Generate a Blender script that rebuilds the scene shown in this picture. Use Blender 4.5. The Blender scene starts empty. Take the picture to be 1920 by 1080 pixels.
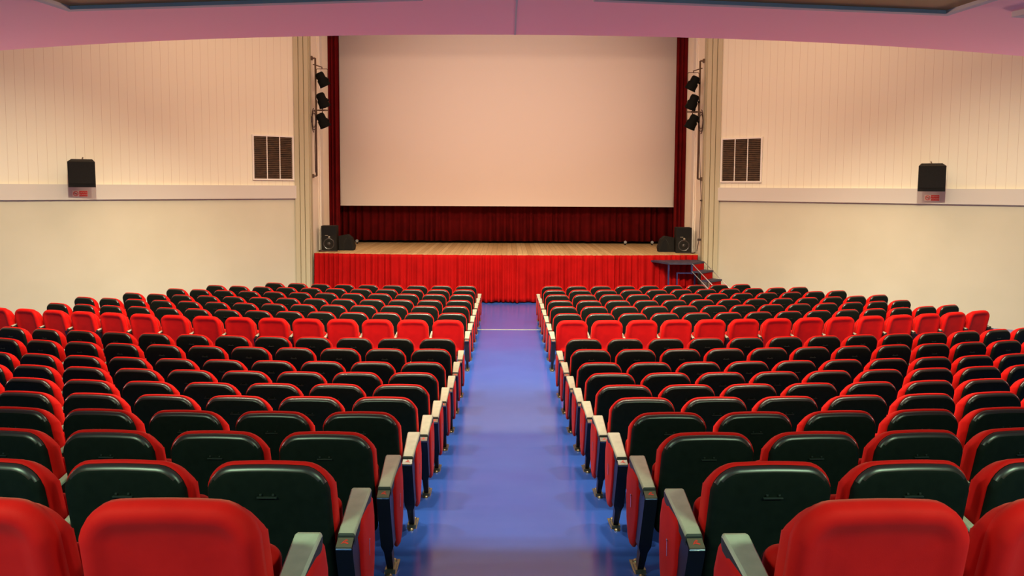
import bpy, bmesh, math, random
from mathutils import Vector, Matrix
random.seed(7)
scene = bpy.context.scene
COL = scene.collection
PI = math.pi

# ------------------------------------------------------------------ camera
F_PX = 1400.0
cam = bpy.data.cameras.new('camera')
cam.sensor_width = 36.0
cam.lens = 36.0 * F_PX / 1920.0
cam.shift_x = 9.6 / 1920.0
cam.shift_y = -92.0 / 1920.0
cam.clip_start = 0.05
cam.clip_end = 120
cam_ob = bpy.data.objects.new('camera', cam)
COL.objects.link(cam_ob)
CX, CZ = -0.0586, 3.05
cam_ob.matrix_world = (Matrix.Translation((CX, 0, CZ)) @ Matrix.Rotation(math.radians(90 - 4.0), 4, 'X')
                       @ Matrix.Rotation(0.0050, 4, 'Z'))
scene.camera = cam_ob

# ------------------------------------------------------------------ world, exposure, lamps
world = bpy.data.worlds.new('world')
world.use_nodes = True
world.node_tree.nodes['Background'].inputs[0].default_value = (1.0, 0.85, 0.7, 1)
world.node_tree.nodes['Background'].inputs[1].default_value = 0.02
scene.world = world
scene.view_settings.view_transform = 'Standard'
scene.view_settings.look = 'None'
scene.view_settings.gamma = 1.0
scene.view_settings.exposure = 0.52
scene.view_settings.use_curve_mapping = False

def spot(x, y, z, energy, color, size=125, blend=0.5, radius=0.12, aim=None):
    l = bpy.data.lights.new('house_or_fill_spot', 'SPOT')  # shared by the house lamps and the added fill spots
    l.energy = energy
    l.color = color
    l.spot_size = math.radians(size)
    l.spot_blend = blend
    l.shadow_soft_size = radius
    o = bpy.data.objects.new('house_or_fill_spot', l)
    COL.objects.link(o)
    o.location = (x, y, z)
    if aim is not None:
        d = Vector(aim) - Vector((x, y, z))
        o.rotation_euler = d.to_track_quat('-Z', 'Y').to_euler()
    return o

WARM = (1.0, 0.88, 0.62)
# bar of house lamps just in front of the balcony: wide ones pointing down ...
for xx in (-4.2, -1.4, 1.4, 4.2):
    spot(xx + CX, 7.45, 8.0, 640, WARM, size=146, blend=0.35, radius=0.12)
# ... and narrower ones thrown forward over the hall
for (xx, ax, ay, en) in ((-4.2, -5.2, 6.5, 1950), (-2.2, -2.4, 7.9, 1700), (0, 0, 7.0, 3600), (2.2, 2.4, 7.9, 1700), (4.2, 5.2, 6.5, 1950)):
    spot(xx + CX, 7.45, 8.0, en, WARM, size=58, blend=0.8, radius=0.15, aim=(xx + ax, 7.2 + ay, 1.0))
# added peach fill panels under the hall ceiling, standing in for bounced light
for (yy, en) in ((11.0, 230), (15.5, 360)):
    a = bpy.data.lights.new('bounce_fill', 'AREA')
    a.shape = 'RECTANGLE'
    a.size = 15.0
    a.size_y = 1.6
    a.energy = en
    a.color = (1.0, 0.66, 0.42)
    o = bpy.data.objects.new('bounce_fill', a)
    COL.objects.link(o)
    o.location = (CX, yy, 8.55)
# added fill spots, unseen above the middle rows, to brighten the screen
for xx in (-3.4, 0, 3.4):
    spot(xx + CX, 12.5, 6.9, 440, (1.0, 0.72, 0.52), size=80, blend=1.0, radius=0.3, aim=(CX - xx * 0.8, 23.0, 5.7))
# added unseen fill spots, thrown back to brighten the balcony underside
for sgn in (-1, 1):
    spot(CX + sgn * 11.7, 11.0, 2.1, 2500, (1.0, 0.48, 0.45), size=34, blend=1.0, radius=0.5, aim=(CX - sgn * 0.5, 5.3, 4.3))
# dim greenish tubes under the balcony, behind the camera
for xx in (-2.6, 2.6):
    a = bpy.data.lights.new('balcony_tube', 'AREA')
    a.shape = 'RECTANGLE'
    a.size = 1.2
    a.size_y = 0.3
    a.energy = 118
    a.color = (0.64, 1.0, 0.60)
    o = bpy.data.objects.new('balcony_tube', a)
    COL.objects.link(o)
    o.location = (xx, 0.3, 4.12)

# ------------------------------------------------------------------ materials
def new_mat(name, color, rough=0.5, metal=0.0, sheen=0.0, spec=0.5, coat=0.0):
    m = bpy.data.materials.new(name)
    m.use_nodes = True
    b = m.node_tree.nodes['Principled BSDF']
    b.inputs['Base Color'].default_value = (*color, 1)
    b.inputs['Roughness'].default_value = rough
    b.inputs['Metallic'].default_value = metal
    b.inputs['Specular IOR Level'].default_value = spec
    if sheen:
        b.inputs['Sheen Weight'].default_value = sheen
        b.inputs['Sheen Roughness'].default_value = 0.4
        b.inputs['Sheen Tint'].default_value = (1.0, 0.45, 0.35, 1)
    if coat:
        b.inputs['Coat Weight'].default_value = coat
    return m

def N(m, kind, **kw):
    n = m.node_tree.nodes.new(kind)
    for k, v in kw.items():
        setattr(n, k, v)
    return n

def link(m, a, b):
    m.node_tree.links.new(a, b)

def noise_vary(m, c1, c2, scale=4.0, bump=0.0, bump_scale=80.0, detail=4.0):
    """base colour mottled between c1 and c2, optional fine bump"""
    b = m.node_tree.nodes['Principled BSDF']
    tc = N(m, 'ShaderNodeTexCoord')
    nz = N(m, 'ShaderNodeTexNoise')
    nz.inputs['Scale'].default_value = scale
    nz.inputs['Detail'].default_value = detail
    link(m, tc.outputs['Object'], nz.inputs['Vector'])
    r = N(m, 'ShaderNodeValToRGB')
    r.color_ramp.elements[0].position = 0.3
    r.color_ramp.elements[1].position = 0.7
    r.color_ramp.elements[0].color = (*c1, 1)
    r.color_ramp.elements[1].color = (*c2, 1)
    link(m, nz.outputs['Fac'], r.inputs['Fac'])
    link(m, r.outputs['Color'], b.inputs['Base Color'])
    if bump:
        n2 = N(m, 'ShaderNodeTexNoise')
        n2.inputs['Scale'].default_value = bump_scale
        link(m, tc.outputs['Object'], n2.inputs['Vector'])
        bp = N(m, 'ShaderNodeBump')
        bp.inputs['Strength'].default_value = bump
        bp.inputs['Distance'].default_value = 0.01
        link(m, n2.outputs['Fac'], bp.inputs['Height'])
        link(m, bp.outputs['Normal'], b.inputs['Normal'])
    return m

M = {}
M['red'] = noise_vary(new_mat('red velour', (0.5, 0.01, 0.008), 0.7, sheen=0.10, spec=0.14), (0.54, 0.003, 0.002), (0.63, 0.005, 0.003), 9, 0.08, 500)
M['shell'] = noise_vary(new_mat('black moulded plastic', (0.01, 0.01, 0.01), 0.6, spec=0.08), (0.0055, 0.009, 0.007), (0.008, 0.012, 0.0095), 30, 0.05, 900)
M['rim'] = new_mat('black smooth edge', (0.02, 0.014, 0.012), 0.36, spec=0.8)
M['arm'] = noise_vary(new_mat('grey plastic', (0.3, 0.3, 0.26), 0.34), (0.36, 0.38, 0.30), (0.44, 0.45, 0.36), 20, 0.04, 400)
M['arm_side'] = new_mat('black rubber edge', (0.02, 0.022, 0.02), 0.5)
M['frame'] = new_mat('black painted steel', (0.006, 0.006, 0.010), 0.35, spec=0.3)
M['foot'] = noise_vary(new_mat('worn steel foot', (0.5, 0.45, 0.3), 0.35, metal=0.8), (0.20, 0.18, 0.11), (0.34, 0.31, 0.21), 40)
M['plaque'] = new_mat('plaque plastic', (0.14, 0.11, 0.08), 0.3)
M['mark'] = new_mat('red plaque mark', (0.75, 0.05, 0.03), 0.5)
M['chrome'] = new_mat('chrome', (0.8, 0.78, 0.72), 0.2, metal=1.0)
M['holder'] = new_mat('dark grey plastic', (0.016, 0.022, 0.019), 0.5)

# blue sheet floor
m = new_mat('blue sheet floor', (0.03, 0.08, 0.34), 0.22)
noise_vary(m, (0.035, 0.113, 0.53), (0.042, 0.128, 0.57), 1.6, 0.02, 5)
b = m.node_tree.nodes['Principled BSDF']
tc = N(m, 'ShaderNodeTexCoord')
mp = N(m, 'ShaderNodeMapping')
mp.inputs['Scale'].default_value = (1.2, 9.0, 1.0)
nz = N(m, 'ShaderNodeTexNoise')
nz.inputs['Scale'].default_value = 1.5
nz.inputs['Detail'].default_value = 6
mr = N(m, 'ShaderNodeMapRange')
mr.inputs['To Min'].default_value = 0.13
mr.inputs['To Max'].default_value = 0.21
link(m, tc.outputs['Object'], mp.inputs['Vector'])
link(m, mp.outputs['Vector'], nz.inputs['Vector'])
link(m, nz.outputs['Fac'], mr.inputs['Value'])
link(m, mr.outputs['Result'], b.inputs['Roughness'])
M['floor'] = m

M['plaster'] = noise_vary(new_mat('cream plaster', (0.8, 0.72, 0.54), 0.8), (0.56, 0.53, 0.40), (0.61, 0.575, 0.44), 0.8, 0.05, 60)
M['rail'] = new_mat('grey painted rail', (0.60, 0.56, 0.50), 0.5)
M['flute'] = new_mat('olive cream paint', (0.52, 0.475, 0.31), 0.55)
M['reveal'] = noise_vary(new_mat('ivory paint', (0.9, 0.82, 0.68), 0.6), (0.88, 0.80, 0.66), (0.92, 0.85, 0.72), 1.5)
M['white'] = new_mat('white paint', (0.8, 0.76, 0.68), 0.45)

# vertical boards on the upper walls: the grooves run along local z, one each 0.18 m
m = new_mat('cream vertical boards', (0.8, 0.7, 0.54), 0.6)
b = m.node_tree.nodes['Principled BSDF']
tc = N(m, 'ShaderNodeTexCoord')
sx = N(m, 'ShaderNodeSeparateXYZ')
link(m, tc.outputs['Object'], sx.inputs[0])
dv = N(m, 'ShaderNodeMath', operation='DIVIDE'); dv.inputs[1].default_value = 0.18
fr = N(m, 'ShaderNodeMath', operation='FRACT')
lt = N(m, 'ShaderNodeMath', operation='LESS_THAN'); lt.inputs[1].default_value = 0.035
link(m, sx.outputs['X'], dv.inputs[0]); link(m, dv.outputs[0], fr.inputs[0]); link(m, fr.outputs[0], lt.inputs[0])
mx = N(m, 'ShaderNodeMix', data_type='RGBA')
mx.inputs['A'].default_value = (0.81, 0.77, 0.62, 1)
mx.inputs['B'].default_value = (0.62, 0.53, 0.40, 1)
link(m, lt.outputs[0], mx.inputs['Factor'])
link(m, mx.outputs['Result'], b.inputs['Base Color'])
M['boards'] = m

# stage planks running away from the hall
m = new_mat('stage planks', (0.6, 0.36, 0.14), 0.45)
b = m.node_tree.nodes['Principled BSDF']
tc = N(m, 'ShaderNodeTexCoord')
sx = N(m, 'ShaderNodeSeparateXYZ')
link(m, tc.outputs['Object'], sx.inputs[0])
dv = N(m, 'ShaderNodeMath', operation='DIVIDE'); dv.inputs[1].default_value = 0.14
fl = N(m, 'ShaderNodeMath', operation='FLOOR')
fr = N(m, 'ShaderNodeMath', operation='FRACT')
link(m, sx.outputs['X'], dv.inputs[0]); link(m, dv.outputs[0], fl.inputs[0]); link(m, dv.outputs[0], fr.inputs[0])
wn = N(m, 'ShaderNodeTexWhiteNoise', noise_dimensions='1D')
link(m, fl.outputs[0], wn.inputs['W'])
rp = N(m, 'ShaderNodeValToRGB')
rp.color_ramp.elements[0].color = (0.66, 0.42, 0.18, 1)
rp.color_ramp.elements[1].color = (0.85, 0.60, 0.30, 1)
link(m, wn.outputs['Value'], rp.inputs['Fac'])
mp = N(m, 'ShaderNodeMapping'); mp.inputs['Scale'].default_value = (14, 0.9, 1)
link(m, tc.outputs['Object'], mp.inputs['Vector'])
nz = N(m, 'ShaderNodeTexNoise'); nz.inputs['Scale'].default_value = 2.0; nz.inputs['Detail'].default_value = 6
link(m, mp.outputs['Vector'], nz.inputs['Vector'])
mu = N(m, 'ShaderNodeMix', data_type='RGBA', blend_type='MULTIPLY'); mu.inputs['Factor'].default_value = 0.5
link(m, rp.outputs['Color'], mu.inputs['A']); link(m, nz.outputs['Fac'], mu.inputs['B'])
lt = N(m, 'ShaderNodeMath', operation='LESS_THAN'); lt.inputs[1].default_value = 0.05
link(m, fr.outputs[0], lt.inputs[0])
mx = N(m, 'ShaderNodeMix', data_type='RGBA'); mx.inputs['B'].default_value = (0.16, 0.08, 0.03, 1)
link(m, mu.outputs['Result'], mx.inputs['A']); link(m, lt.outputs[0], mx.inputs['Factor'])
link(m, mx.outputs['Result'], b.inputs['Base Color'])
M['planks'] = m

M['screen'] = new_mat('projection screen', (0.82, 0.74, 0.67), 0.85)
M['maroon'] = noise_vary(new_mat('maroon curtain', (0.2, 0.01, 0.01), 0.85, spec=0.08 ), (0.085, 0.003, 0.004), (0.125, 0.004, 0.005), 3)
M['skirt'] = noise_vary(new_mat('bright red curtain', (0.6, 0.012, 0.01), 0.85, spec=0.1), (0.31, 0.0025, 0.0025), (0.40, 0.0035, 0.0035), 3)
M['black'] = new_mat('black', (0.006, 0.006, 0.006), 0.7, spec=0.2)
M['speaker'] = noise_vary(new_mat('speaker carpet', (0.02, 0.018, 0.015), 0.8, spec=0.25), (0.007, 0.006, 0.005), (0.012, 0.011, 0.009), 60)
M['cone'] = new_mat('woofer', (0.03, 0.03, 0.03), 0.25, coat=0.5)
M['dome'] = new_mat('pale dome', (0.28, 0.25, 0.2), 0.3)
M['steel'] = new_mat('silver tube', (0.6, 0.6, 0.62), 0.3, metal=0.7)
M['navy'] = new_mat('navy paint', (0.02, 0.025, 0.10), 0.45)
M['tread'] = noise_vary(new_mat('dark blue tread', (0.05, 0.05, 0.10), 0.6), (0.022, 0.022, 0.045), (0.045, 0.042, 0.075), 12)
M['riser'] = new_mat('red riser', (0.42, 0.004, 0.004), 0.8, spec=0.1)
M['olive'] = new_mat('grey olive panel', (0.25, 0.22, 0.15), 0.6)
M['soffit'] = new_mat('pink soffit paint', (0.96, 0.58, 0.50), 0.6)
M['soffit_frame'] = new_mat('pale green frame', (0.45, 0.52, 0.42), 0.5)
M['soffit_panel'] = new_mat('olive diffuser', (0.30, 0.24, 0.05), 0.5)
M['ceiling'] = new_mat('warm ceiling paint', (0.62, 0.46, 0.36), 0.9)
M['dark_wall'] = new_mat('dark stage wall', (0.03, 0.02, 0.02), 0.9)
M['louvre'] = noise_vary(new_mat('brown louvre', (0.08, 0.045, 0.02), 0.55), (0.032, 0.016, 0.007), (0.085, 0.042, 0.018), 9)
M['lamp_black'] = new_mat('black lamp metal', (0.003, 0.004, 0.003), 0.8, spec=0.15)
M['pipe'] = new_mat('brown pipe', (0.13, 0.08, 0.05), 0.5, metal=0.2)
M['cable'] = new_mat('cable rubber', (0.05, 0.03, 0.025), 0.6)
M['sign_red'] = new_mat('sign red', (0.75, 0.03, 0.02), 0.4)
M['sign_white'] = new_mat('sign white', (0.85, 0.75, 0.6), 0.4)
M['lens'] = new_mat('lamp lens', (0.05, 0.05, 0.05), 0.1)
M['floorlamp'] = new_mat('pale grey lamp', (0.22, 0.22, 0.22), 0.4)

# ------------------------------------------------------------------ mesh helpers
def add_box(bm, x0, x1, y0, y1, z0, z1, mat=0, mtx=None):
    vs = [Vector((x, y, z)) for x in (x0, x1) for y in (y0, y1) for z in (z0, z1)]
    if mtx is not None:
        vs = [mtx @ v for v in vs]
    v = [bm.verts.new(p) for p in vs]
    for f in ((0, 1, 3, 2), (4, 6, 7, 5), (0, 4, 5, 1), (2, 3, 7, 6), (0, 2, 6, 4), (1, 5, 7, 3)):
        fc = bm.faces.new([v[i] for i in f])
        fc.material_index = mat
    return v

def add_tube(bm, pts, r, n=10, mat=0, cap=True):
    pts = [Vector(p) for p in pts]
    rings = []
    up = None
    for i, p in enumerate(pts):
        if i == 0: t = pts[1] - pts[0]
        elif i == len(pts) - 1: t = pts[-1] - pts[-2]
        else: t = (pts[i + 1] - pts[i]).normalized() + (pts[i] - pts[i - 1]).normalized()
        t.normalize()
        if up is None:
            up = Vector((0, 0, 1)) if abs(t.z) < 0.9 else Vector((1, 0, 0))
        a = t.cross(up).normalized()
        c = a.cross(t).normalized()
        up = c
        rr = r[i] if isinstance(r, (list, tuple)) else r
        rings.append([bm.verts.new(p + a * rr * math.cos(k * 2 * PI / n) + c * rr * math.sin(k * 2 * PI / n)) for k in range(n)])
    for q in range(len(rings) - 1):
        for k in range(n):
            f = bm.faces.new([rings[q][k], rings[q][(k + 1) % n], rings[q + 1][(k + 1) % n], rings[q + 1][k]])
            f.material_index = mat
            f.smooth = True
    if cap:
        for rg in (rings[0], rings[-1]):
            f = bm.faces.new(rg if rg is rings[-1] else rg[::-1])
            f.material_index = mat

def add_loops(bm, loops, mat=0, cap0=True, cap1=True, smooth=True):
    rings = [[bm.verts.new(p) for p in lp] for lp in loops]
    n = len(rings[0])
    for q in range(len(rings) - 1):
        for k in range(n):
            f = bm.faces.new([rings[q][k], rings[q][(k + 1) % n], rings[q + 1][(k + 1) % n], rings[q + 1][k]])
            f.material_index = mat
            f.smooth = smooth
    if cap0:
        f = bm.faces.new(rings[0][::-1]); f.material_index = mat; f.smooth = smooth
    if cap1:
        f = bm.faces.new(rings[-1]); f.material_index = mat; f.smooth = smooth

def to_mesh(name, bm, mats, bevel=0.0):
    if bevel:
        bmesh.ops.bevel(bm, geom=[e for e in bm.edges if len(e.link_faces) == 2 and e.calc_face_angle(0) > 0.6],
                        offset=bevel, segments=2, affect='EDGES', profile=0.6)
    bmesh.ops.recalc_face_normals(bm, faces=bm.faces)
    me = bpy.data.meshes.new(name)
    bm.to_mesh(me)
    bm.free()
    for mm in (mats if isinstance(mats, (list, tuple)) else [mats]):
        me.materials.append(mm)
    return me

def obj(name, me, parent=None, loc=(0, 0, 0), rot=(0, 0, 0)):
    o = bpy.data.objects.new(name, me)
    COL.objects.link(o)
    o.location = loc
    o.rotation_euler = rot
    if parent is not None:
        o.parent = parent
    return o

def part(name, bm, mats, parent=None, bevel=0.0, loc=(0, 0, 0), rot=(0, 0, 0)):
    return obj(name, to_mesh(name, bm, mats, bevel), parent, loc, rot)

def thing(name, label, cat, loc=(0, 0, 0), rotz=0.0, group=None):
    o = bpy.data.objects.new(name, None)
    o.empty_display_size = 0.1
    COL.objects.link(o)
    o.location = loc
    o.rotation_euler = (0, 0, rotz)
    o['label'] = label
    o['category'] = cat
    if group: o['group'] = group
    return o

def tag(o, label, cat, group=None):
    o['label'] = label
    o['category'] = cat
    if group: o['group'] = group
    return o

def struct(name, bm, mats, bevel=0.0, loc=(0, 0, 0), rot=(0, 0, 0)):
    o = part(name, bm, mats, None, bevel, loc, rot)
    o['kind'] = 'structure'
    return o

# ------------------------------------------------------------------ rake of the floor, curve of the rows
TL = (-0.0113, 0.0135, -0.0011)
TR = (0.0368, -0.0034, 0.0005)
def curve(a, T):
    """lateral reach, advance towards the stage and heading of a row at arc distance a from the aisle centre"""
    n = 24
    X = Y = 0.0
    for i in range(n):
        s = a * (i + .5) / n
        th = T[0] * s + T[1] * s * s + T[2] * s ** 3
        X += math.cos(th) * a / n
        Y += math.sin(th) * a / n
    return X, Y, T[0] * a + T[1] * a * a + T[2] * a ** 3

_sag = {}
def sag(x):
    T = TL if x < 0 else TR
    ax = min(abs(x), 8.6)
    a = ax
    for _ in range(3):
        a += ax - curve(a, T)[0]
    y = curve(a, T)[1]
    return y

ROW_Z = [0.0, 0.025, 0.050, 0.062, 0.086, 0.104, 0.135, 0.214, 0.258, 0.300, 0.399, 0.511, 0.645, 0.802, 0.973, 1.157, 1.360]
def row_y(r):
    if r >= 14: return {14: 4.555, 15: 3.66, 16: 2.765, 17: 1.925}[r]
    return 2.0131 + 0.8558 * (17 - r) + (0.8972 if r <= 7 else 0.0)
KN = sorted([(row_y(r) + 0.24, ROW_Z[r - 1]) for r in range(1, 18)])
def rake(s):
    if s >= KN[-1][0]: return 0.0
    if s <= KN[0][0]:
        return KN[0][1] + (KN[0][0] - s) * 0.21
    for (a, za), (b_, zb) in zip(KN, KN[1:]):
        if a <= s <= b_:
            t = (s - a) / (b_ - a)
            return za + (zb - za) * t
    return 0.0

# ------------------------------------------------------------------ floor
bm = bmesh.new()
xs = sorted(set([round(-12.6 + i * 0.6, 3) for i in range(43)] + [-0.9, -0.45, 0.45, 0.9]))
ys = [-3.2 + i * 0.22 for i in range(126)]
sg = [sag(x) for x in xs]
grid = [[bm.verts.new((x, y, rake(y - sg[i]))) for y in ys] for i, x in enumerate(xs)]
for i in range(len(xs) - 1):
    for j in range(len(ys) - 1):
        f = bm.faces.new([grid[i][j], grid[i + 1][j], grid[i + 1][j + 1], grid[i][j + 1]])
        f.smooth = True
struct('floor', bm, M['floor'])
bm = bmesh.new()
add_box(bm, -0.75, 0.72, 15.59, 15.612, 0.038, 0.044)
struct('trim_1', bm, M['soffit_frame'])

# ------------------------------------------------------------------ walls
WL = 8.5          # length of each splayed wall
ANG = math.atan2(3.9, 5.16)
SIDE = {}
for side, sgn in (('left', -1), ('right', 1)):
    ox = CX + sgn * 5.56
    rz = PI + ANG if sgn < 0 else -ANG
    # local x runs away from the stage along the wall, interior is +y on the left and -y on the right
    ins = 1 if sgn < 0 else -1
    SIDE[side] = (ox, 19.7, rz, ins)
    bm = bmesh.new()
    ya, yb = sorted((0, -ins * 0.25))
    add_box(bm, 0, WL, ya, yb, -0.05, 2.74, 0)
    yc, yd = sorted((ins * 0.015, -ins * 0.25))
    add_box(bm, 0, WL, yc, yd, 2.74, 8.7, 1)
    struct('wall_' + side, bm, [M['plaster'], M['boards']], 0, (ox, 19.7, 0), (0, 0, rz))
    bm = bmesh.new()
    ya, yb = sorted((0.0, ins * 0.075))
    add_box(bm, -0.02, WL, ya, yb, 2.715, 3.055)
    struct('trim_%d' % (2 if sgn < 0 else 3), bm, M['rail'], 0.006, (ox, 19.7, 0), (0, 0, rz))
    # rear stretch of side wall
    ex = ox + sgn * WL * math.cos(ANG)
    ey = 19.7 - WL * math.sin(ANG)
    bm = bmesh.new()
    x0, x1 = sorted((ex, ex + sgn * 0.25))
    add_box(bm, x0, x1, -3.2, ey + 0.1, -0.05, 8.7)
    struct('wall_rear_' + side, bm, M['plaster'])
    # stepped fluted pilaster beside the stage opening
    bm = bmesh.new()
    for k in range(3):
        xa = CX + sgn * (5.56 - 0.122 * k)
        xb = CX + sgn * (5.56 - 0.122 * (k + 1) + 0.012)
        a_, b_ = sorted((xa, xb))
        add_box(bm, a_, b_, 19.63 + 0.03 * k, 19.98, -0.05, 8.7)
        a_, b_ = sorted((xb, CX + sgn * (5.56 - 0.122 * (k + 1))))
        add_box(bm, a_, b_, 19.72 + 0.03 * k, 19.98, -0.05, 8.7)
    struct('trim_%d' % (4 if sgn < 0 else 5), bm, M['flute'])
    # reveal of the stage opening, with its moulding
    bm = bmesh.new()
    P = [(5.235, 19.80), (5.20, 20.45), (5.215, 20.45), (5.205, 20.65), (5.19, 20.65), (5.14, 21.60), (5.7, 21.60), (5.7, 19.80)]
    lo = [Vector((CX + sgn * p[0], p[1], -0.05)) for p in P]
    hi = [Vector((v.x, v.y, 8.7)) for v in lo]
    add_loops(bm, [lo, hi], smooth=False)
    struct('wall_stage_' + side, bm, M['reveal'])
    bm = bmesh.new()
    a_, b_ = sorted((CX + sgn * 5.155, CX + sgn * 5.21))
    add_box(bm, a_, b_, 20.74, 21.0, 0.0, 7.6)
    struct('trim_%d' % (6 if sgn < 0 else 7), bm, M['white'], 0.006)
    # wing wall, dark
    bm = bmesh.new()
    a_, b_ = sorted((CX + sgn * 6.6, CX + sgn * 6.8))
    add_box(bm, a_, b_, 21.6, 24.6, 0.0, 8.7)
    struct('wall_wing_' + side, bm, M['dark_wall'])
bm = bmesh.new()
add_box(bm, CX - 5.6, CX + 5.6, 19.9, 21.5, 7.62, 8.7)
struct('wall_front', bm, M['reveal'])
bm = bmesh.new()
add_box(bm, CX - 6.8, CX + 6.8, 24.3, 24.5, 0, 8.7)
struct('wall_stage_back', bm, M['dark_wall'])
bm = bmesh.new()
add_box(bm, -12.9, 12.9, -3.4, -3.2, -0.05, 8.7)
struct('wall_back', bm, M['plaster'])
bm = bmesh.new()
add_box(bm, -12.9, 12.9, -3.4, 24.6, 8.7, 8.85)
struct('ceiling_main', bm, M['ceiling'])

# balcony soffit with a curved front edge
SZ = 4.20
def edge_y(x):
    ax = abs(x - CX)
    s = ax * ax / 24.6 if ax < 5 else 1.016 + (ax - 5) * 0.22
    return 5.755 + s
bm = bmesh.new()
n = 60
rows_ = []
for i in range(n + 1):
    x = -12.4 + 24.8 * i / n
    e = edge_y(x)
    rows_.append([bm.verts.new(p) for p in ((x, -3.2, SZ), (x, e, SZ), (x, e, SZ + 1.0), (x, -3.2, SZ + 1.0))])
for i in range(n):
    for k in range(4):
        a_, b_ = rows_[i], rows_[i + 1]
        bm.faces.new([a_[k], a_[(k + 1) % 4], b_[(k + 1) % 4], b_[k]])
bm.faces.new(rows_[0]); bm.faces.new(rows_[-1][::-1])
struct('ceiling', bm, M['soffit'])
bm = bmesh.new()
add_box(bm, CX + 0.048, CX + 0.060, -3.1, 5.76, SZ - 0.0015, SZ)
struct('trim_8', bm, M['soffit_frame'])

# recessed-looking frames with olive diffusers under the balcony
def soffit_panel(xc, yc, rz, w, dep, label):
    t = thing('ceiling_light', label, 'ceiling light', (xc, yc, SZ), rz, 'unlit framed ceiling lights under the balcony')
    bm = bmesh.new()
    fw, th = 0.05, 0.035
    for (a, b_, c, d) in ((-w/2, w/2, -dep/2, -dep/2 + fw), (-w/2, w/2, dep/2 - fw, dep/2), (-w/2, -w/2 + fw, -dep/2 + fw, dep/2 - fw), (w/2 - fw, w/2, -dep/2 + fw, dep/2 - fw)):
        add_box(bm, a, b_, c, d, -th, 0)
    part('frame', bm, M['soffit_frame'], t)
    bm = bmesh.new()
    add_box(bm, -w/2 + fw, w/2 - fw, -dep/2 + fw, dep/2 - fw, -0.012, 0)
    part('diffuser', bm, M['soffit_panel'], t)
    return t
W_, D_ = 2.35, 1.1
for sgn, lab in ((-1, 'unlit olive ceiling light in a pale green frame, left of the soffit seam'), (1, 'unlit olive ceiling light in a pale green frame, right of the soffit seam')):
    al = sgn * math.radians(8.0)
    # front outer corner
    cx_, cy_ = (sgn * 2.84 + CX, 4.915)
    c, s = math.cos(al), math.sin(al)
    lx, ly = sgn * W_ / 2, D_ / 2
    soffit_panel(cx_ - (lx * c - ly * s), cy_ - (lx * s + ly * c), al, W_, D_, lab)
al = math.radians(16)
c, s = math.cos(al), math.sin(al)
lx, ly = -W_ / 2, D_ / 2
soffit_panel(3.27 + CX - (lx * c - ly * s), 4.94 - (lx * s + ly * c), al, W_, D_, 'unlit framed ceiling light at the far right edge of the soffit')

# ------------------------------------------------------------------ wall fittings
def local_to_world(side, s, d, z):
    ox, oy, rz, ins = SIDE[side]
    c, sn = math.cos(rz), math.sin(rz)
    return (ox + s * c - ins * d * sn, oy + s * sn + ins * d * c, z)

def make_vent(side):
    ox, oy, rz, ins = SIDE[side]
    s0, s1, z0, z1 = 0.10, 1.10, 3.225, 4.30
    t = thing('wall_vent', 'white-framed wall vent with three brown louvred columns on the %s wall' % side, 'vent',
              local_to_world(side, 0, 0.015, 0), rz, 'louvred vents in the side walls')
    def bx(bm, a, b_, d0, d1, za, zb):
        ya, yb = sorted((ins * d0, ins * d1))
        add_box(bm, a, b_, ya, yb, za, zb)
    bm = bmesh.new()
    fw = 0.04
    bx(bm, s0 - fw, s1 + fw, 0, 0.035, z1, z1 + fw)
    bx(bm, s0 - fw, s1 + fw, 0, 0.04, z0 - fw, z0)
    bx(bm, s0 - fw, s0, 0, 0.035, z0, z1)
    bx(bm, s1, s1 + fw, 0, 0.035, z0, z1)
    w = (s1 - s0) / 3
    for k in (1, 2):
        bx(bm, s0 + k * w - 0.011, s0 + k * w + 0.011, 0, 0.032, z0, z1)
    part('frame', bm, M['white'], t)
    for k in range(3):
        bm = bmesh.new()
        a, b_ = s0 + k * w + 0.012, s0 + (k + 1) * w - 0.012
        bx(bm, a, b_, 0.0, 0.006, z0, z1)
        ns = 22
        h = (z1 - z0) / ns
        for q in range(ns):
            zc = z0 + (q + 0.5) * h
            v = []
            for (d, dz) in ((0.006, h * 0.45), (0.03, -h * 0.30), (0.03, -h * 0.45), (0.006, h * 0.30)):
                v.append((d, dz))
            L = [bm.verts.new((a, ins * d, zc + dz)) for d, dz in v]
            R = [bm.verts.new((b_, ins * d, zc + dz)) for d, dz in v]
            for i in range(4):
                bm.faces.new([L[i], L[(i + 1) % 4], R[(i + 1) % 4], R[i]])
            bm.faces.new(L); bm.faces.new(R[::-1])
        part('louvre', bm, M['louvre'], t)
for side in ('left', 'right'):
    make_vent(side)

def text_mesh(body, size):
    cu = bpy.data.curves.new('lettering', 'FONT')
    cu.body = body
    cu.size = size
    cu.align_x = 'CENTER'
    cu.align_y = 'CENTER'
    cu.extrude = 0.0008
    tmp = bpy.data.objects.new('lettering', cu)
    COL.objects.link(tmp)
    dg = bpy.context.evaluated_depsgraph_get()
    me = bpy.data.meshes.new_from_object(tmp.evaluated_get(dg))
    bpy.data.objects.remove(tmp)
    bpy.data.curves.remove(cu)
    return me

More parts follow.
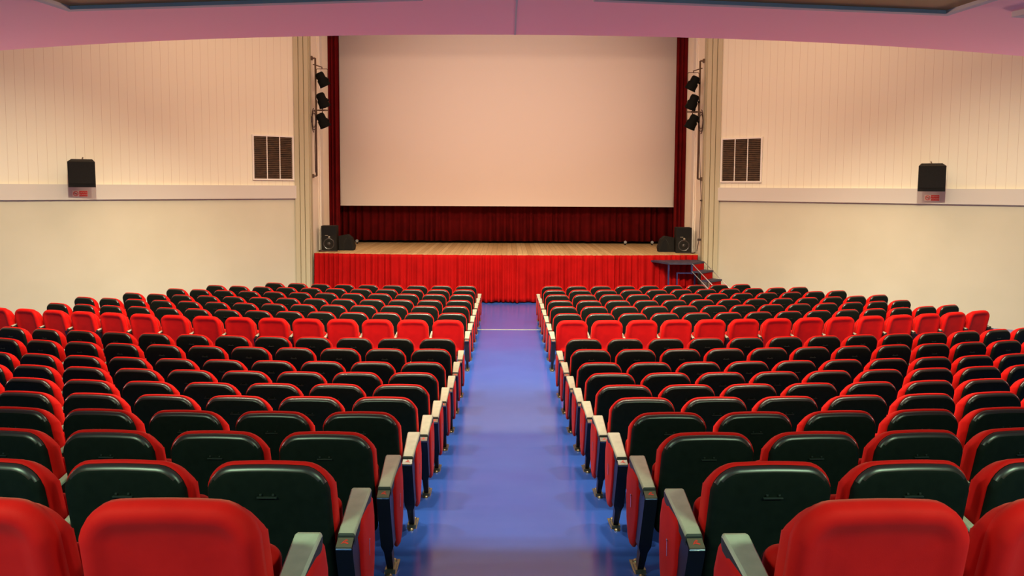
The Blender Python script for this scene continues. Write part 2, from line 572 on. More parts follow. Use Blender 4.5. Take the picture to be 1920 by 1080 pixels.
def make_sign(side, s):
    ox, oy, rz, ins = SIDE[side]
    loc = local_to_world(side, s, 0.076, 2.85)
    # sign frame: local x to the reader's right, local -y out of the wall
    ang = rz + (PI if ins > 0 else 0)
    t = thing('no_smoking_sign', 'small red and white no smoking sign on the %s wall rail' % side, 'sign', loc, ang, 'no smoking signs on the wall rails')
    bm = bmesh.new(); add_box(bm, -0.150, 0.150, -0.006, 0, -0.068, 0.068)
    part('sign_plate', bm, M['sign_white'], t)
    bm = bmesh.new(); add_box(bm, -0.018, 0.143, -0.008, -0.004, -0.060, 0.060)
    rp = part('text_panel', bm, M['sign_red'], t)
    for body, zz, sz in (('VIETATO', 0.024, 0.036), ('FUMARE', -0.024, 0.042)):
        me = text_mesh(body, sz)
        me.materials.append(M['sign_white'])
        obj('lettering', me, rp, (0.0625, -0.0095, zz), (PI / 2, 0, 0))
    bm = bmesh.new()
    ring = []
    for rr in (0.052, 0.040):
        ring.append([Vector((-0.084 + rr * math.cos(k * PI / 16), -0.0085, rr * math.sin(k * PI / 16))) for k in range(32)])
    back = [[Vector((v.x, -0.005, v.z)) for v in rg] for rg in ring]
    add_loops(bm, [ring[0], ring[1], back[1], back[0], ring[0]], cap0=False, cap1=False, smooth=False)
    mt = Matrix.Translation((-0.084, 0, 0)) @ Matrix.Rotation(math.radians(45), 4, 'Y')
    add_box(bm, -0.045, 0.045, -0.0088, -0.005, -0.005, 0.005, 0, mt)
    add_box(bm, -0.112, -0.066, -0.0078, -0.005, -0.006, 0.005, 1)
    add_box(bm, -0.063, -0.057, -0.0078, -0.005, -0.006, 0.014, 1)
    part('pictogram', bm, [M['sign_red'], M['black']], t)
make_sign('left', 4.99)
make_sign('right', 4.95)

def make_wall_speaker(side):
    sgn = -1 if side == 'left' else 1
    px, py, pz = CX + sgn * 9.25, 16.30, 3.30
    if side == 'right': px, py = CX + 9.22, 16.28
    t = thing('wall_speaker', 'black box loudspeaker tilted down on its bracket on the %s wall' % side, 'speaker', (px, py, pz), -sgn * math.radians(27), 'loudspeakers on the side walls')
    tilt = Matrix.Rotation(math.radians(12), 4, 'X')
    bm = bmesh.new()
    fr = [(-0.26, -0.16), (0.26, -0.16), (0.20, 0.15), (-0.20, 0.15)]
    lo = [tilt @ Vector((x, y, -0.28)) for x, y in fr]
    hi = [tilt @ Vector((x, y, 0.28)) for x, y in fr]
    add_loops(bm, [lo, hi], smooth=False)
    part('cabinet', bm, M['speaker'], t, 0.008)
    bm = bmesh.new()
    add_box(bm, -0.245, 0.245, -0.172, -0.158, -0.20, 0.265, 0, tilt)
    part('grille', bm, M['speaker'], t, 0.004)
    bm = bmesh.new()
    add_box(bm, -0.16, 0.21, -0.168, -0.155, -0.255, -0.225, 0, tilt)
    part('bass_port', bm, M['black'], t)
    # bracket arm back to the wall plane
    w = Vector(local_to_world(side, 4.92, 0.02, 3.55))
    inv = Matrix.Rotation(sgn * math.radians(27), 3, 'Z')
    wl = inv @ (w - Vector((px, py, pz)))
    bm = bmesh.new()
    add_tube(bm, [(0.0, 0.05, 0.285), (-sgn * 0.02, 0.10, 0.34), tuple(wl)], 0.012, 8)
    add_tube(bm, [(0.0, 0.14, 0.0), (wl.x, wl.y, -0.02)], 0.022, 8)
    part('bracket', bm, M['pipe'], t)
for side in ('left', 'right'):
    make_wall_speaker(side)

# ------------------------------------------------------------------ stage
ST = 1.27
def stage_front(x):
    u = max(-1.0, min(1.0, (x - CX) / 5.15))
    return 19.58 + 0.36 * u * u
stage = thing('stage_platform', 'raised stage with light wooden plank floor behind the red skirt', 'stage', (CX, 20.0, 0))
bm = bmesh.new()
top = []
for i in range(41):
    x = -5.13 + 10.26 * i / 40
    top.append((x, stage_front(x + CX) - 20.0))
pts = top + [(6.5, 1.61), (6.5, 4.25), (-6.5, 4.25), (-6.5, 1.61)]
# keep the sides inside the reveal
pts = top + [(5.04, 1.62), (6.5, 1.62), (6.5, 4.25), (-6.5, 4.25), (-6.5, 1.62), (-5.04, 1.62)]
add_loops(bm, [[Vector((x, y, ST - 0.05)) for x, y in pts], [Vector((x, y, ST)) for x, y in pts]], smooth=False)
part('stage_boards', bm, M['planks'], stage)
bm = bmesh.new()
pts = [(x * 0.985, y + 0.12) for x, y in top] + [(5.0, 4.2), (-5.0, 4.2)]
add_loops(bm, [[Vector((x, y, 0.0)) for x, y in pts], [Vector((x, y, ST - 0.05)) for x, y in pts]], smooth=False)
part('stage_base', bm, M['black'], stage)

def curtain(name, path, z0, z1, amp, wl, mat, label, cat='curtain', group=None, flare=0.0, hem=0.0, nz=14, thick=0.008, seed=1, parent=None):
    """path: function u(0..1) -> (x, y, nx, ny); pleats of irregular width along it"""
    rnd = random.Random(seed)
    p0 = path(0); p1 = path(1)
    L = math.hypot(p1[0] - p0[0], p1[1] - p0[1])
    n = max(24, int(L / wl * 9))
    # irregular phase
    ph = [0.0]
    loc_ = 1.0
    for i in range(n):
        if i % 7 == 0: loc_ = rnd.uniform(0.6, 1.5)
        ph.append(ph[-1] + 2 * PI * (L / n) / wl * loc_)
    am = []
    a_ = 1.0
    for i in range(n + 1):
        if i % 9 == 0: tgt = rnd.uniform(0.45, 1.25)
        a_ += (tgt - a_) * 0.25
        am.append(a_)
    hm = [rnd.uniform(0, hem) for _ in range(n // 6 + 3)]
    bm = bmesh.new()
    rows = []
    for j in range(nz + 1):
        v = j / nz
        row = []
        for i in range(n + 1):
            x, y, nx, ny = path(i / n)
            drift = 0.25 * math.sin(v * 2.1 + i * 0.13)
            o = amp * am[i] * (0.55 + 0.65 * v) * math.sin(ph[i] + drift) + amp * 0.3 * math.sin(ph[i] * 0.37 + v * 1.5)
            o += flare * v * v * (0.6 + 0.4 * math.sin(ph[i] * 0.21))
            q = i / 6.0
            h = hm[int(q)] * (1 - q % 1) + hm[int(q) + 1] * (q % 1)
            row.append(bm.verts.new((x + nx * o, y + ny * o, z1 + (z0 + h - z1) * v)))
        rows.append(row)
    for j in range(nz):
        for i in range(n):
            f = bm.faces.new([rows[j][i], rows[j][i + 1], rows[j + 1][i + 1], rows[j + 1][i]])
            f.smooth = True
    o = part(name, bm, mat, parent)
    md = o.modifiers.new('thickness', 'SOLIDIFY')
    md.thickness = thick
    if parent is None:
        tag(o, label, cat, group)
    return o

def skirt_path(u):
    x = CX - 5.14 + 10.24 * u
    return (x, stage_front(x) - 0.065, 0.0, -1.0)
curtain('stage_skirt', skirt_path, 0.012, ST - 0.012, 0.050, 0.17, M['skirt'],
        'bright red pleated skirt curtain hanging down the stage front', flare=0.10, hem=0.03, nz=12, seed=5)
def back_path(u):
    return (CX - 5.6 + 11.2 * u, 23.45, 0.0, -1.0)
curtain('back_curtain', back_path, ST + 0.07, 8.2, 0.05, 0.24, M['maroon'],
        'dark maroon pleated curtain across the stage back, below the screen', hem=0.02, nz=8, seed=11)
for sgn, nm in ((-1, 'left'), (1, 'right')):
    def leg_path(u, sgn=sgn):
        return (CX + sgn * (5.19 - 0.33 * u), 21.75, 0.0, -1.0)
    curtain('leg_curtain', leg_path, ST + 0.01, 8.1, 0.05, 0.13, M['maroon'],
            'narrow maroon curtain hanging down the %s edge of the screen' % nm, group='maroon curtains beside the screen', seed=20 + sgn)

scr = thing('projection_screen', 'big plain pale projection screen hanging over the stage', 'screen', (CX, 22.9, 0))
bm = bmesh.new()
add_box(bm, -5.10, 5.10, -0.01, 0.02, 2.46, 8.0)
part('screen_sheet', bm, M['screen'], scr)
bm = bmesh.new()
add_box(bm, -5.10, 5.10, -0.022, -0.0102, 2.45, 2.475)
part('bottom_bar', bm, M['screen'], scr)
bm = bmesh.new()
for q in (-4.5, 0, 4.5):
    add_tube(bm, [(q, 0, 7.99), (q, 0, 8.7)], 0.015, 8)
part('hanger', bm, M['black'], scr)

# loudspeakers on the stage
def disc(bm, x, y, z, prof, n=24, mat=0):
    """stack of rings facing -y: prof = [(radius, y offset)...]"""
    loops = [[Vector((x + r * math.cos(k * 2 * PI / n), y + o, z + r * math.sin(k * 2 * PI / n))) for k in range(n)] for r, o in prof]
    add_loops(bm, loops, mat, cap0=True, cap1=True)

def make_pa(x, y, rz, label):
    t = thing('stage_speaker', label, 'speaker', (x, y, ST), rz, 'tall loudspeakers at the stage corners')
    w, d, h = 0.205, 0.19, 0.69
    bm = bmesh.new()
    add_box(bm, -w, w, -d, d, 0, h)
    part('cabinet', bm, M['speaker'], t, 0.01)
    bm = bmesh.new()
    add_box(bm, -w + 0.02, w - 0.02, -d - 0.008, -d + 0.001, 0.44, h - 0.025)
    part('horn_grille', bm, M['black'], t, 0.003)
    bm = bmesh.new()
    disc(bm, 0, -d, 0.20, [(0.155, 0.002), (0.155, -0.012), (0.14, -0.012), (0.125, 0.0), (0.06, 0.03), (0.055, 0.02)])
    wf = part('woofer', bm, M['cone'], t)
    bm = bmesh.new()
    disc(bm, 0, -d, 0.20, [(0.055, 0.02), (0.05, -0.004), (0.03, -0.018), (0.01, -0.022)])
    part('dust_cap', bm, M['cone'], wf)
    bm = bmesh.new()
    disc(bm, 0.01, -d, 0.385, [(0.03, 0.002), (0.028, -0.014), (0.012, -0.018)], 16)
    part('tweeter', bm, M['dome'], t)
    bm = bmesh.new()
    add_box(bm, -0.10, -0.02, -d - 0.014, -d, 0.425, 0.437)
    part('badge', bm, M['dome'], t)
make_pa(CX - 4.87, 20.50, math.radians(4), 'tall black loudspeaker at the left corner of the stage')
make_pa(CX + 4.84, 20.50, math.radians(-4), 'tall black loudspeaker at the right corner of the stage')

def make_wedge(x, y, sgn, label):
    t = thing('monitor_speaker', label, 'speaker', (x, y, ST), 0, 'wedge monitors beside the tall speakers')
    bm = bmesh.new()
    prof = [(-0.17, 0.0), (0.20, 0.0), (0.22, 0.10), (0.15, 0.31), (0.04, 0.40), (-0.17, 0.36)]
    prof = [(-sgn * a * 1.1, b_ * 1.12) for a, b_ in prof]
    lo = [Vector((a, -0.16, b_)) for a, b_ in prof]
    hi = [Vector((a * 0.95, 0.17, b_ * 0.97)) for a, b_ in prof]
    add_loops(bm, [lo, hi], smooth=False)
    part('cabinet', bm, M['speaker'], t, 0.012)
    bm = bmesh.new()
    add_tube(bm, [(-sgn * 0.04, -0.166, 0.35), (sgn * 0.02, -0.166, 0.26), (sgn * 0.055, -0.166, 0.15), (sgn * 0.06, -0.166, 0.05)], 0.004, 6)
    part('edge_strip', bm, M['holder'], t)
    bm = bmesh.new()
    pr = [(-0.02, 0.03), (0.185, 0.03), (0.195, 0.10), (0.13, 0.29), (0.05, 0.34)]
    lo = [Vector((-sgn * a, -0.168, b_)) for a, b_ in pr]
    hi = [Vector((-sgn * a, -0.158, b_)) for a, b_ in pr]
    add_loops(bm, [lo, hi], smooth=False)
    part('grille', bm, M['black'], t)
make_wedge(CX - 4.46, 20.72, -1, 'low black wedge monitor beside the left stage speaker')
make_wedge(CX + 4.43, 20.72, 1, 'low black wedge monitor beside the right stage speaker')

# little lamps standing under the back curtain
for q, (x, lab) in enumerate(((-4.63, 'tiny pale floor lamp under the back curtain near the left monitor'),
                              (3.66, 'tiny pale floor lamp under the back curtain, furthest from the right monitor'),
                              (4.49, 'tiny pale floor lamp under the back curtain close to the right monitor'))):
    t = thing('floor_lamp', lab, 'lamp', (x + CX, 23.05, ST), 0, 'tiny lamps on the stage floor')
    bm = bmesh.new(); add_tube(bm, [(0, 0, 0), (0, 0, 0.008), (0, 0, 0.05)], [0.035, 0.03, 0.012], 12)
    part('base', bm, M['black'], t)
    bm = bmesh.new(); add_tube(bm, [(0, 0.02, 0.05), (0, 0.0, 0.07), (0, -0.03, 0.085), (0, -0.05, 0.09)], [0.015, 0.035, 0.045, 0.045], 14)
    part('lamp_head', bm, M['floorlamp'], t)

# cables
bm = bmesh.new()
add_tube(bm, [(CX - 5.09, 20.15, ST + 0.012), (CX - 5.0, 20.08, ST + 0.02), (CX - 4.93, 20.12, ST + 0.012), (CX - 5.02, 20.2, ST + 0.03), (CX - 5.08, 20.12, ST + 0.03), (CX - 4.9, 20.18, ST + 0.012), (CX - 4.6, 20.22, ST + 0.012)], 0.014, 8)
tag(part('speaker_cable', bm, M['cable']), 'black cable coiled on the stage by the left tall speaker', 'cable')
bm = bmesh.new()
add_tube(bm, [(CX + 5.04, 20.10, ST + 0.012), (CX + 4.96, 20.04, ST + 0.02), (CX + 5.03, 20.0, ST + 0.03), (CX + 5.08, 20.08, ST + 0.03), (CX + 4.98, 20.12, ST + 0.012), (CX + 4.7, 20.2, ST + 0.012)], 0.014, 8)
tag(part('speaker_cable', bm, M['cable']), 'black cable coiled on the stage by the right tall speaker', 'cable')

# ------------------------------------------------------------------ side lighting poles and their lamps
def par_lamp(loc, aim, label, yoke_up=True):
    t = thing('spotlight', label, 'spotlight', loc, 0, 'black spotlights on the poles beside the screen')
    t.scale = (1.15, 1.15, 1.15)
    q = Vector(aim).normalized().to_track_quat('Z', 'Y').to_matrix().to_4x4()
    n = 18
    prof = [(0.05, -0.17), (0.085, -0.16), (0.10, -0.12), (0.10, -0.02), (0.122, 0.0), (0.122, 0.13), (0.132, 0.14), (0.132, 0.165), (0.118, 0.165)]
    bm = bmesh.new()
    loops = [[q @ Vector((r * math.cos(k * 2 * PI / n), r * math.sin(k * 2 * PI / n), z)) for k in range(n)] for r, z in prof]
    add_loops(bm, loops, cap0=True, cap1=False)
    bd = part('lamp_body', bm, M['lamp_black'], t)
    bm = bmesh.new()
    loops = [[q @ Vector((r * math.cos(k * 2 * PI / n), r * math.sin(k * 2 * PI / n), z)) for k in range(n)] for r, z in ((0.119, 0.15), (0.06, 0.162), (0.01, 0.165))]
    add_loops(bm, loops)
    part('lens', bm, M['lens'], bd)
    bm = bmesh.new()
    s = 1 if yoke_up else -1
    add_tube(bm, [(-0.128, 0, 0), (-0.13, 0, s * 0.22), (-0.11, 0, s * 0.24), (0.11, 0, s * 0.24), (0.13, 0, s * 0.22), (0.128, 0, 0)], 0.009, 8)
    add_tube(bm, [(0, 0, s * 0.24), (0, 0, s * 0.28)], 0.012, 8)
    part('yoke', bm, M['pipe'], t)
    bm = bmesh.new()
    add_tube(bm, [(0.12, 0, 0), (0.155, 0, 0)], 0.022, 10)
    part('knob', bm, M['lamp_black'], t)
    return t

for sgn, nm in ((-1, 'left'), (1, 'right')):
    xp = CX + sgn * 5.085
    zt, zb_ = (6.41, 3.31) if sgn < 0 else (6.39, 3.28)
    t = thing('lighting_pole', 'brown vertical pole on wall brackets %s of the screen' % nm, 'pole', (xp, 20.0, zb_), 0, 'lighting poles beside the stage')
    H = zt - zb_
    bm = bmesh.new(); add_tube(bm, [(0, 0, 0), (0, 0, H)], 0.024, 10)
    part('pole', bm, M['pipe'], t)
    for z in (0.0, H):
        bm = bmesh.new()
        add_tube(bm, [(0, 0, z), (sgn * 0.11, -0.01, z)], 0.022, 8)
        add_box(bm, *sorted((sgn * 0.07, sgn * 0.128)), -0.06, 0.04, z - 0.05, z + 0.05)
        part('wall_bracket', bm, M['pipe'], t)
    zl = [5.85, 5.31, 4.78] if sgn < 0 else [5.80, 5.31, 4.79]
    bm = bmesh.new()
    add_tube(bm, [(sgn * 0.06, 0, zl[0] + 0.40 - zb_), (-sgn * 0.19, -0.03, zl[0] + 0.32 - zb_)], 0.014, 8)
    part('cross_arm', bm, M['pipe'], t)
    bm = bmesh.new()
    zm = (zl[1] + zl[2]) / 2 - zb_
    add_tube(bm, [(sgn * 0.04, 0, zm), (-sgn * 0.22, -0.02, zm)], 0.014, 8)
    part('cross_arm', bm, M['pipe'], t)
    names = ('top', 'middle', 'lowest')
    aims = ((-sgn * 0.40, 0.25, -0.85), (-sgn * 0.30, 0.35, -0.9), (-sgn * 0.36, 0.25, -0.85))
    for k in range(3):
        par_lamp((xp - sgn * 0.185, 19.96, zl[k]), aims[k], 'black spotlight, %s of the three on the pole %s of the screen' % (names[k], nm), yoke_up=(k != 1))
    # bundle of cable looped on the pole
    bm = bmesh.new()
    z0 = zl[2] + 0.30
    pts_ = []
    for q in range(40):
        a = q / 39 * 2 * PI * 2.5
        pts_.append((xp + sgn * (0.045 + 0.05 * math.sin(a)), 19.955 + 0.01 * math.sin(a * 1.3), z0 - 0.22 + 0.24 * math.cos(a) - 0.004 * q))
    add_tube(bm, pts_, 0.011, 6)
    if sgn > 0:
        add_tube(bm, [(xp + 0.01, 19.95, z0 - 0.4), (xp + 0.02, 19.95, 4.0), (xp + 0.06, 19.94, 3.30), (xp + 0.09, 19.93, 2.7), (xp + 0.06, 19.93, 1.7), (xp + 0.01, 19.95, 1.35)], 0.009, 6)
        add_box(bm, xp + 0.02, xp + 0.12, 19.90, 19.95, 1.63, 1.69)
        add_box(bm, xp + 0.06, xp + 0.12, 19.90, 19.95, 2.69, 2.73)
    else:
        add_tube(bm, [(xp - 0.01, 19.955, z0 - 0.4), (xp - 0.03, 19.96, 4.1), (xp - 0.025, 19.97, 3.4)], 0.009, 6)
        add_box(bm, xp - 0.13, xp - 0.07, 19.91, 19.95, z0 - 0.36, z0 - 0.20)
    tag(part('lamp_cable', bm, M['cable']), 'brown cable looped over the lighting pole %s of the screen' % nm, 'cable', 'cables on the lighting poles')

# ------------------------------------------------------------------ steps up to the stage on the right
steps = thing('stage_steps', 'dark blue landing with red risered steps at the right end of the stage', 'steps', (CX, 18.95, 0))
LZ = 1.13
Y0 = 18.95
bm = bmesh.new()
LP = [(3.74, 19.86), (4.13, 19.00), (4.74, 18.98), (5.16, 19.40), (5.08, 19.86)]
add_loops(bm, [[Vector((x, y - Y0, z)) for x, y in LP] for z in (LZ - 0.045, LZ)], smooth=False)
part('landing', bm, M['tread'], steps, 0.004)
# the flight leaves the landing at its cut corner and comes down towards the right-hand seats
q_ = math.sqrt(0.5)
A0, RUN, WID, RISE = Vector((4.76, 19.02 - Y0, 0)), 0.25, 0.54, 0.21
U, V = Vector((q_, -q_, 0)), Vector((q_, q_, 0))
def slab(bm, u0, u1, v0, v1, z0, z1):
    c = [A0 + U * u + V * v for u, v in ((u0, v0), (u1, v0), (u1, v1), (u0, v1))]
    add_loops(bm, [[Vector((p.x, p.y, z)) for p in c] for z in (z0, z1)], smooth=False)
for k in range(5):
    zt = LZ - RISE * k
    zb_ = LZ - RISE * (k + 1) if k < 4 else 0.0
    bm = bmesh.new(); slab(bm, RUN * k - 0.005, RUN * k + 0.01, 0.0, WID, zb_, zt - 0.045)
    part('riser', bm, M['riser'], steps)
    if k < 4:
        bm = bmesh.new(); slab(bm, RUN * k + 0.012, RUN * (k + 1) + 0.03, -0.01, WID + 0.01, zb_ - 0.04, zb_)
        part('tread', bm, M['tread'], steps, 0.003)
for (v, dz) in ((-0.035, -0.02), (-0.035, -0.22), (WID + 0.035, -0.02)):
    p0 = A0 + V * v + Vector((0, 0, LZ + dz))
    n_ = (LZ + dz - 0.02) / (RISE / RUN)
    p1 = A0 + V * v + U * n_ + Vector((0, 0, 0.02))
    bm = bmesh.new(); add_tube(bm, [p0, p1], 0.012, 8)
    part('stringer_tube', bm, M['steel'], steps)
for (x, y, z0, z1) in ((4.15, 0.10, 0, LZ - 0.045), (4.74, 0.07, 0.84, LZ - 0.045), (4.98, 0.72, 0, LZ - 0.045)):
    bm = bmesh.new(); add_box(bm, x - 0.02, x + 0.02, y - 0.02, y + 0.02, z0, z1)
    part('leg', bm, M['navy'], steps)
bm = bmesh.new(); add_box(bm, 4.35, 4.74, 0.06, 0.09, 0.85, 0.88); add_box(bm, 4.35, 4.38, 0.06, 0.09, 0.0, 0.85)
part('rail', bm, M['navy'], steps)

# ------------------------------------------------------------------ cinema seats
REC = 0.20    # forward slope of the back, metres per metre going down
HT = 0.84
def back_outline(w, z0, z1, r, rb, inset, y, drop=0.0, n=7, taper=0.045, crown=0.012):
    """rounded rectangle, wider at the bottom, slightly crowned top; returned as points in the leaning plane"""
    w2 = w / 2 - inset
    z0 += inset; z1 -= inset
    r = max(0.01, r - inset * 0.8); rb = max(0.01, rb - inset * 0.8)
    pts = []
    for cx_, cz_, rr, a0 in ((w2 - r, z1 - r, r, 0), (-(w2 - r), z1 - r, r, PI / 2), (-(w2 - rb), z0 + rb, rb, PI), (w2 - rb, z0 + rb, rb, 1.5 * PI)):
        for k in range(n + 1):
            a = a0 + PI / 2 * k / n
            pts.append((cx_ + rr * math.cos(a), cz_ + rr * math.sin(a)))
        if a0 == 0:      # points along the top edge
            for q in (0.25, 0.5, 0.75):
                pts.append(((w2 - r) * (1 - 2 * q), z1))
    out = []
    for x, z in pts:
        v = (HT - z)
        x2 = x * (1 + taper * v / 0.5 - taper * 0.5)
        z2 = z
        if z > z1 - 0.1:
            z2 = z - crown * (x / (w / 2)) ** 2
        z2 -= drop * max(0.0, min(1.0, (z - z1 + 0.14) / 0.10))
        bow = -0.018 * math.sin(max(0, min(1, v / 0.5)) * PI)
        out.append(Vector((x2, y + v * REC + bow, z2)))
    return out

def pad_bm(w, z0, z1, r, rb, prof, mat=0):
    bm = bmesh.new()
    add_loops(bm, [back_outline(w, z0, z1, r, rb, *p) for p in prof], mat)
    return bm

ME = {}
ME['cushion'] = to_mesh('back_cushion', pad_bm(0.492, 0.34, HT, 0.105, 0.06, [(0.06, 0.030), (0.012, 0.030), (0.004, 0.036, 0.001), (0.0, 0.048, 0.003), (0.0, 0.07, 0.012), (0.0, 0.10, 0.028), (0.005, 0.122, 0.040), (0.018, 0.138, 0.046), (0.045, 0.147, 0.048), (0.10, 0.150, 0.04), (0.18, 0.148, 0.0)]), M['red'])
ME['shell'] = to_mesh('back_shell', pad_bm(0.476, 0.26, HT - 0.012, 0.100, 0.05, [(0.14, 0.003), (0.08, 0.001), (0.030, 0.001), (0.019, 0.003), (0.010, 0.008), (0.004, 0.015), (0.0, 0.025), (0.0, 0.044)]), [M['shell'], M['rim']])
for p_ in ME['shell'].polygons:
    if 3 * 35 <= p_.index < 6 * 35 and p_.center.z > HT - 0.075: p_.material_index = 1
ME['rear_pad'] = to_mesh('rear_pad', pad_bm(0.492, 0.30, HT + 0.002, 0.105, 0.06, [(0.15, 0.016), (0.095, 0.014), (0.072, 0.008), (0.055, 0.000), (0.035, -0.006), (0.016, 0.000), (0.005, 0.014), (0.0, 0.032), (0.0, 0.055)]), M['red'])

# folded seat cushion standing upright in front of the back
def fold_outline(w, z0, z1, r, inset, y, lean=0.10, n=5):
    w2 = w / 2 - inset; z0 += inset; z1 -= inset; r = max(0.008, r - inset * 0.7)
    out = []
    for cx_, cz_, a0 in ((w2 - r, z1 - r, 0), (-(w2 - r), z1 - r, PI / 2), (-(w2 - r), z0 + r, PI), (w2 - r, z0 + r, 1.5 * PI)):
        for k in range(n + 1):
            a = a0 + PI / 2 * k / n
            x = cx_ + r * math.cos(a); z = cz_ + r * math.sin(a)
            out.append(Vector((x, y + (0.6 - z) * lean, z)))
    return out
bm = bmesh.new()
add_loops(bm, [fold_outline(0.455, 0.24, 0.60, 0.05, i, y) for i, y in [(0.09, 0.222), (0.04, 0.226), (0.014, 0.238), (0.002, 0.256), (0.0, 0.275), (0.006, 0.30), (0.02, 0.315), (0.05, 0.32)]])
ME['seat'] = to_mesh('seat_cushion', bm, M['red'])
bm = bmesh.new()
add_loops(bm, [fold_outline(0.43, 0.20, 0.575, 0.05, i, y) for i, y in [(0.03, 0.308), (0.0, 0.315), (0.0, 0.332), (0.02, 0.345), (0.08, 0.35)]])
ME['pan'] = to_mesh('seat_pan', bm, M['shell'])

# label holder: thin ledge with two pegs
bm = bmesh.new()
zc = HT - 0.135
yy = (HT - zc) * REC - 0.018 * math.sin((HT - zc) / 0.5 * PI)
add_box(bm, -0.038, 0.038, yy - 0.007, yy + 0.004, zc - 0.003, zc + 0.002)
for s in (-0.024, 0.024):
    add_box(bm, s - 0.004, s + 0.004, yy - 0.006, yy + 0.004, zc + 0.008, zc + 0.014)
ME['holder'] = to_mesh('label_holder', bm, M['holder'])

# armrest: chamfered block rising to the front
def arm_mesh(wr, wf, name):
    bm = bmesh.new()
    st = [(0.035, wr, 0.545, 0.510), (0.042, wr, 0.552, 0.505), (0.20, (wr + wf) / 2, 0.583, 0.535), (0.335, wf, 0.608, 0.555), (0.352, wf * 0.97, 0.604, 0.565), (0.360, wf * 0.85, 0.592, 0.575)]
    loops = []
    for y, w, zt, zb_ in st:
        h = w / 2
        c = 0.007
        zs = zt - 0.012
        loops.append([Vector(p) for p in ((h, y, zb_), (h, y, zs), (h - c * 0.4, y, zt - 0.004), (h - c, y, zt), (-(h - c), y, zt), (-(h - c * 0.4), y, zt - 0.004), (-h, y, zs), (-h, y, zb_))])
    add_loops(bm, loops, 0, smooth=False)
    bm.faces.ensure_lookup_table()
    for f in bm.faces:
        f.normal_update()
        zz = f.calc_center_median()
        if min(v.co.x for v in f.verts) * max(v.co.x for v in f.verts) > 0 and abs(f.normal.z) < 0.3:
            f.material_index = 1
        if zz.y < 0.04:
            f.material_index = 1
    return to_mesh(name, bm, [M['arm'], M['arm_side']])
ME['arm_aisle'] = arm_mesh(0.068, 0.086, 'armrest')
ME['arm_mid'] = arm_mesh(0.042, 0.044, 'armrest')

def frame_mesh(w):
    """side frame: wide box from the plaque down, narrowing to a leg near the floor"""
    bm = bmesh.new()
    h = w / 2
    prof = [(-0.005, 0.515, h), (0.012, 0.46, h), (0.115, 0.20, h), (0.135, 0.16, h * 0.62), (0.215, 0.02, h * 0.5)]
    dep = [0.085, 0.11, 0.12, 0.06, 0.05]
    loops = []
    for (y, z, hh), d in zip(prof, dep):
        zf = z + (0.02 if z > 0.5 else 0)
        loops.append([Vector((hh, y, z)), Vector((hh, y + d, zf)), Vector((-hh, y + d, zf)), Vector((-hh, y, z))])
    add_loops(bm, loops, smooth=False)
    return to_mesh('side_frame', bm, M['frame'], 0.003)
ME['frame'] = frame_mesh(0.066)
ME['frame_mid'] = frame_mesh(0.038)
bm = bmesh.new()
add_box(bm, -0.032, 0.032, 0.14, 0.36, 0.0, 0.009)
for yb in (0.16, 0.325):
    add_tube(bm, [(0, yb, 0.009), (0, yb, 0.022), (0, yb, 0.03)], [0.022, 0.020, 0.008], 10)
add_box(bm, -0.028, 0.028, 0.20, 0.285, 0.009, 0.032)
ME['foot'] = to_mesh('foot_plate', bm, M['foot'], 0.002)
# slanted plaque at the back end of the armrest, with its red mark
bm = bmesh.new()
L = [Vector((x, y, z)) for x, y, z in ((0.030, -0.006, 0.514), (0.030, 0.038, 0.531), (-0.030, 0.038, 0.531), (-0.030, -0.006, 0.514))]
H_ = [v + Vector((0, -0.0025, 0.006)) for v in L]
add_loops(bm, [L, H_], 0, smooth=False)
def on_plaque(u, v, e=0.0072):
    return Vector((u, -0.006 + v * 0.044 - e * 0.38, 0.514 + v * 0.017 + e))
for quad in (((-0.014, 0.30), (-0.004, 0.42), (0.002, 0.78), (-0.006, 0.60)), ((-0.004, 0.42), (0.014, 0.30), (0.016, 0.40), (0.002, 0.58)), ((-0.002, 0.60), (0.012, 0.66), (0.006, 0.80), (0.0, 0.76))):
    f = bm.faces.new([bm.verts.new(on_plaque(*q)) for q in quad]); f.material_index = 1
add_box(bm, -0.030, 0.030, -0.0075, -0.0055, 0.508, 0.514, 2)
ME['plaque'] = to_mesh('number_plaque', bm, [M['plaque'], M['mark'], M['chrome']])
# red upholstered end panel under the aisle armrest
bm = bmesh.new()
pr = [(0.125, 0.54), (0.145, 0.565), (0.33, 0.575), (0.385, 0.555), (0.425, 0.46), (0.435, 0.34), (0.415, 0.22), (0.375, 0.14), (0.32, 0.115), (0.26, 0.13), (0.20, 0.20), (0.145, 0.36)]
cy_, cz_ = 0.29, 0.36
def ring(x, k):
    return [Vector((x, cy_ + (y - cy_) * k, cz_ + (z - cz_) * k)) for y, z in pr]
add_loops(bm, [ring(-0.016, 0.80), ring(-0.014, 0.95), ring(-0.006, 1.0), ring(0.006, 1.0), ring(0.014, 0.95), ring(0.018, 0.80), ring(0.019, 0.4)])
ME['panel'] = to_mesh('end_panel', bm, M['red'])
bm = bmesh.new()
add_box(bm, -0.0215, 0.0215, 0.262, 0.268, 0.35, 0.42)
add_box(bm, -0.0215, 0.0215, 0.262, 0.275, 0.415, 0.421)
ME['marker'] = to_mesh('row_marker', bm, M['chrome'])

ORD = ['', 'second', 'third', 'fourth', 'fifth', 'sixth', 'seventh', 'eighth', 'ninth', 'tenth', 'eleventh', 'twelfth', 'thirteenth', 'fourteenth', 'fifteenth']
def row_words(r):
    if r == 1: return 'first row from stage'
    if r <= 6: return ORD[r - 1] + ' row from stage'
    if r == 7: return 'the far red row'
    if r == 8: return 'first row behind far red row'
    if r <= 12: return ORD[r - 8] + ' row behind far red row'
    if r == 16: return 'first row ahead of near red row'
    if r < 17: return ORD[16 - r] + ' row ahead of near red row'
    return 'the near red row'

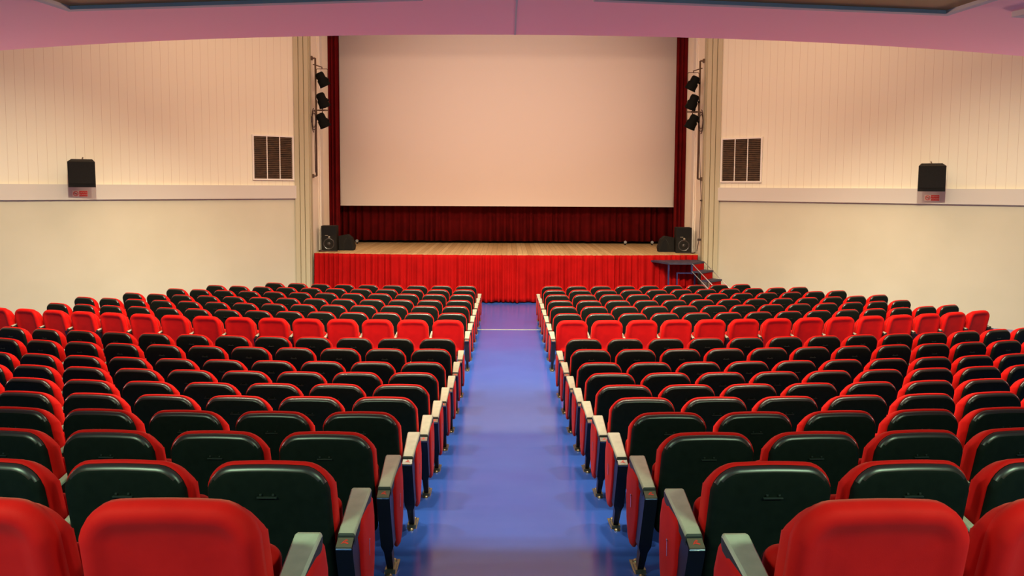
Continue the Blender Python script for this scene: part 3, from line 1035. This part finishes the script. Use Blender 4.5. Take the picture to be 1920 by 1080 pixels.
def put(name, me, parent, x=0.0):
    o = bpy.data.objects.new(name, me)
    COL.objects.link(o)
    o.parent = parent
    if x: o.location = (x, 0, 0)
    return o

COUNT = {1: (9, 9), 2: (11, 11), 3: (12, 12), 4: (13, 13), 5: (14, 13), 6: (14, 14), 7: (15, 14), 8: (13, 13), 9: (12, 12), 10: (11, 11),
         11: (9, 9), 12: (8, 8), 13: (7, 7), 14: (6, 6), 15: (5, 5), 16: (4, 4), 17: (3, 3)}
PITCH = 0.553
nseat = 0
for r in range(1, 18):
    red_back = r in (7, 17)
    for sgn, blk, T in ((-1, 'left', TL), (1, 'right', TR)):
        cnt = COUNT[r][0 if sgn < 0 else 1]
        for k in range(cnt):
            X, Y, th = curve(0.97 + k * PITCH, T)
            place = 'beside the aisle' if k == 0 else ORD[k] + ' from aisle'
            kind = 'fully red seat' if red_back else 'black-backed seat'
            t = bpy.data.objects.new('cinema_seat', None)
            t.empty_display_size = 0.1
            COL.objects.link(t)
            t.location = (sgn * X, row_y(r) + Y, ROW_Z[r - 1])
            t.rotation_euler = (0, 0, sgn * (th + (0.008 * k if sgn < 0 else 0.003 * k)))
            t['label'] = '%s, %s block, %s, %s' % (kind, blk, row_words(r), place)
            t['category'] = 'seat'
            t['group'] = ('fully red seats' if red_back else 'black-backed seats') + ' in the %s block' % blk
            put('back_cushion', ME['cushion'], t)
            if red_back:
                put('rear_pad', ME['rear_pad'], t)
            else:
                sh = put('back_shell', ME['shell'], t)
                put('label_holder', ME['holder'], sh)
            put('seat_cushion', ME['seat'], t)
            put('seat_pan', ME['pan'], t)
            ax = -sgn            # aisle side in local x
            if k == 0:
                x = ax * 0.295
                put('armrest', ME['arm_aisle'], t, x)
                fr_ = put('side_frame', ME['frame'], t, x)
                put('number_plaque', ME['plaque'], fr_)
                put('foot_plate', ME['foot'], fr_)
                pn = put('end_panel', ME['panel'], t, ax * 0.322)
                put('row_marker', ME['marker'], pn)
            else:
                x = ax * PITCH / 2
                put('armrest', ME['arm_mid'], t, x)
                fr_ = put('side_frame', ME['frame_mid'], t, x)
                put('foot_plate', ME['foot'], fr_)
            if k == cnt - 1 and r <= 7:
                x = -ax * 0.285
                put('armrest', ME['arm_aisle'], t, x)
                fr_ = put('side_frame', ME['frame'], t, x)
                put('foot_plate', ME['foot'], fr_)
            nseat += 1
print('seats', nseat)
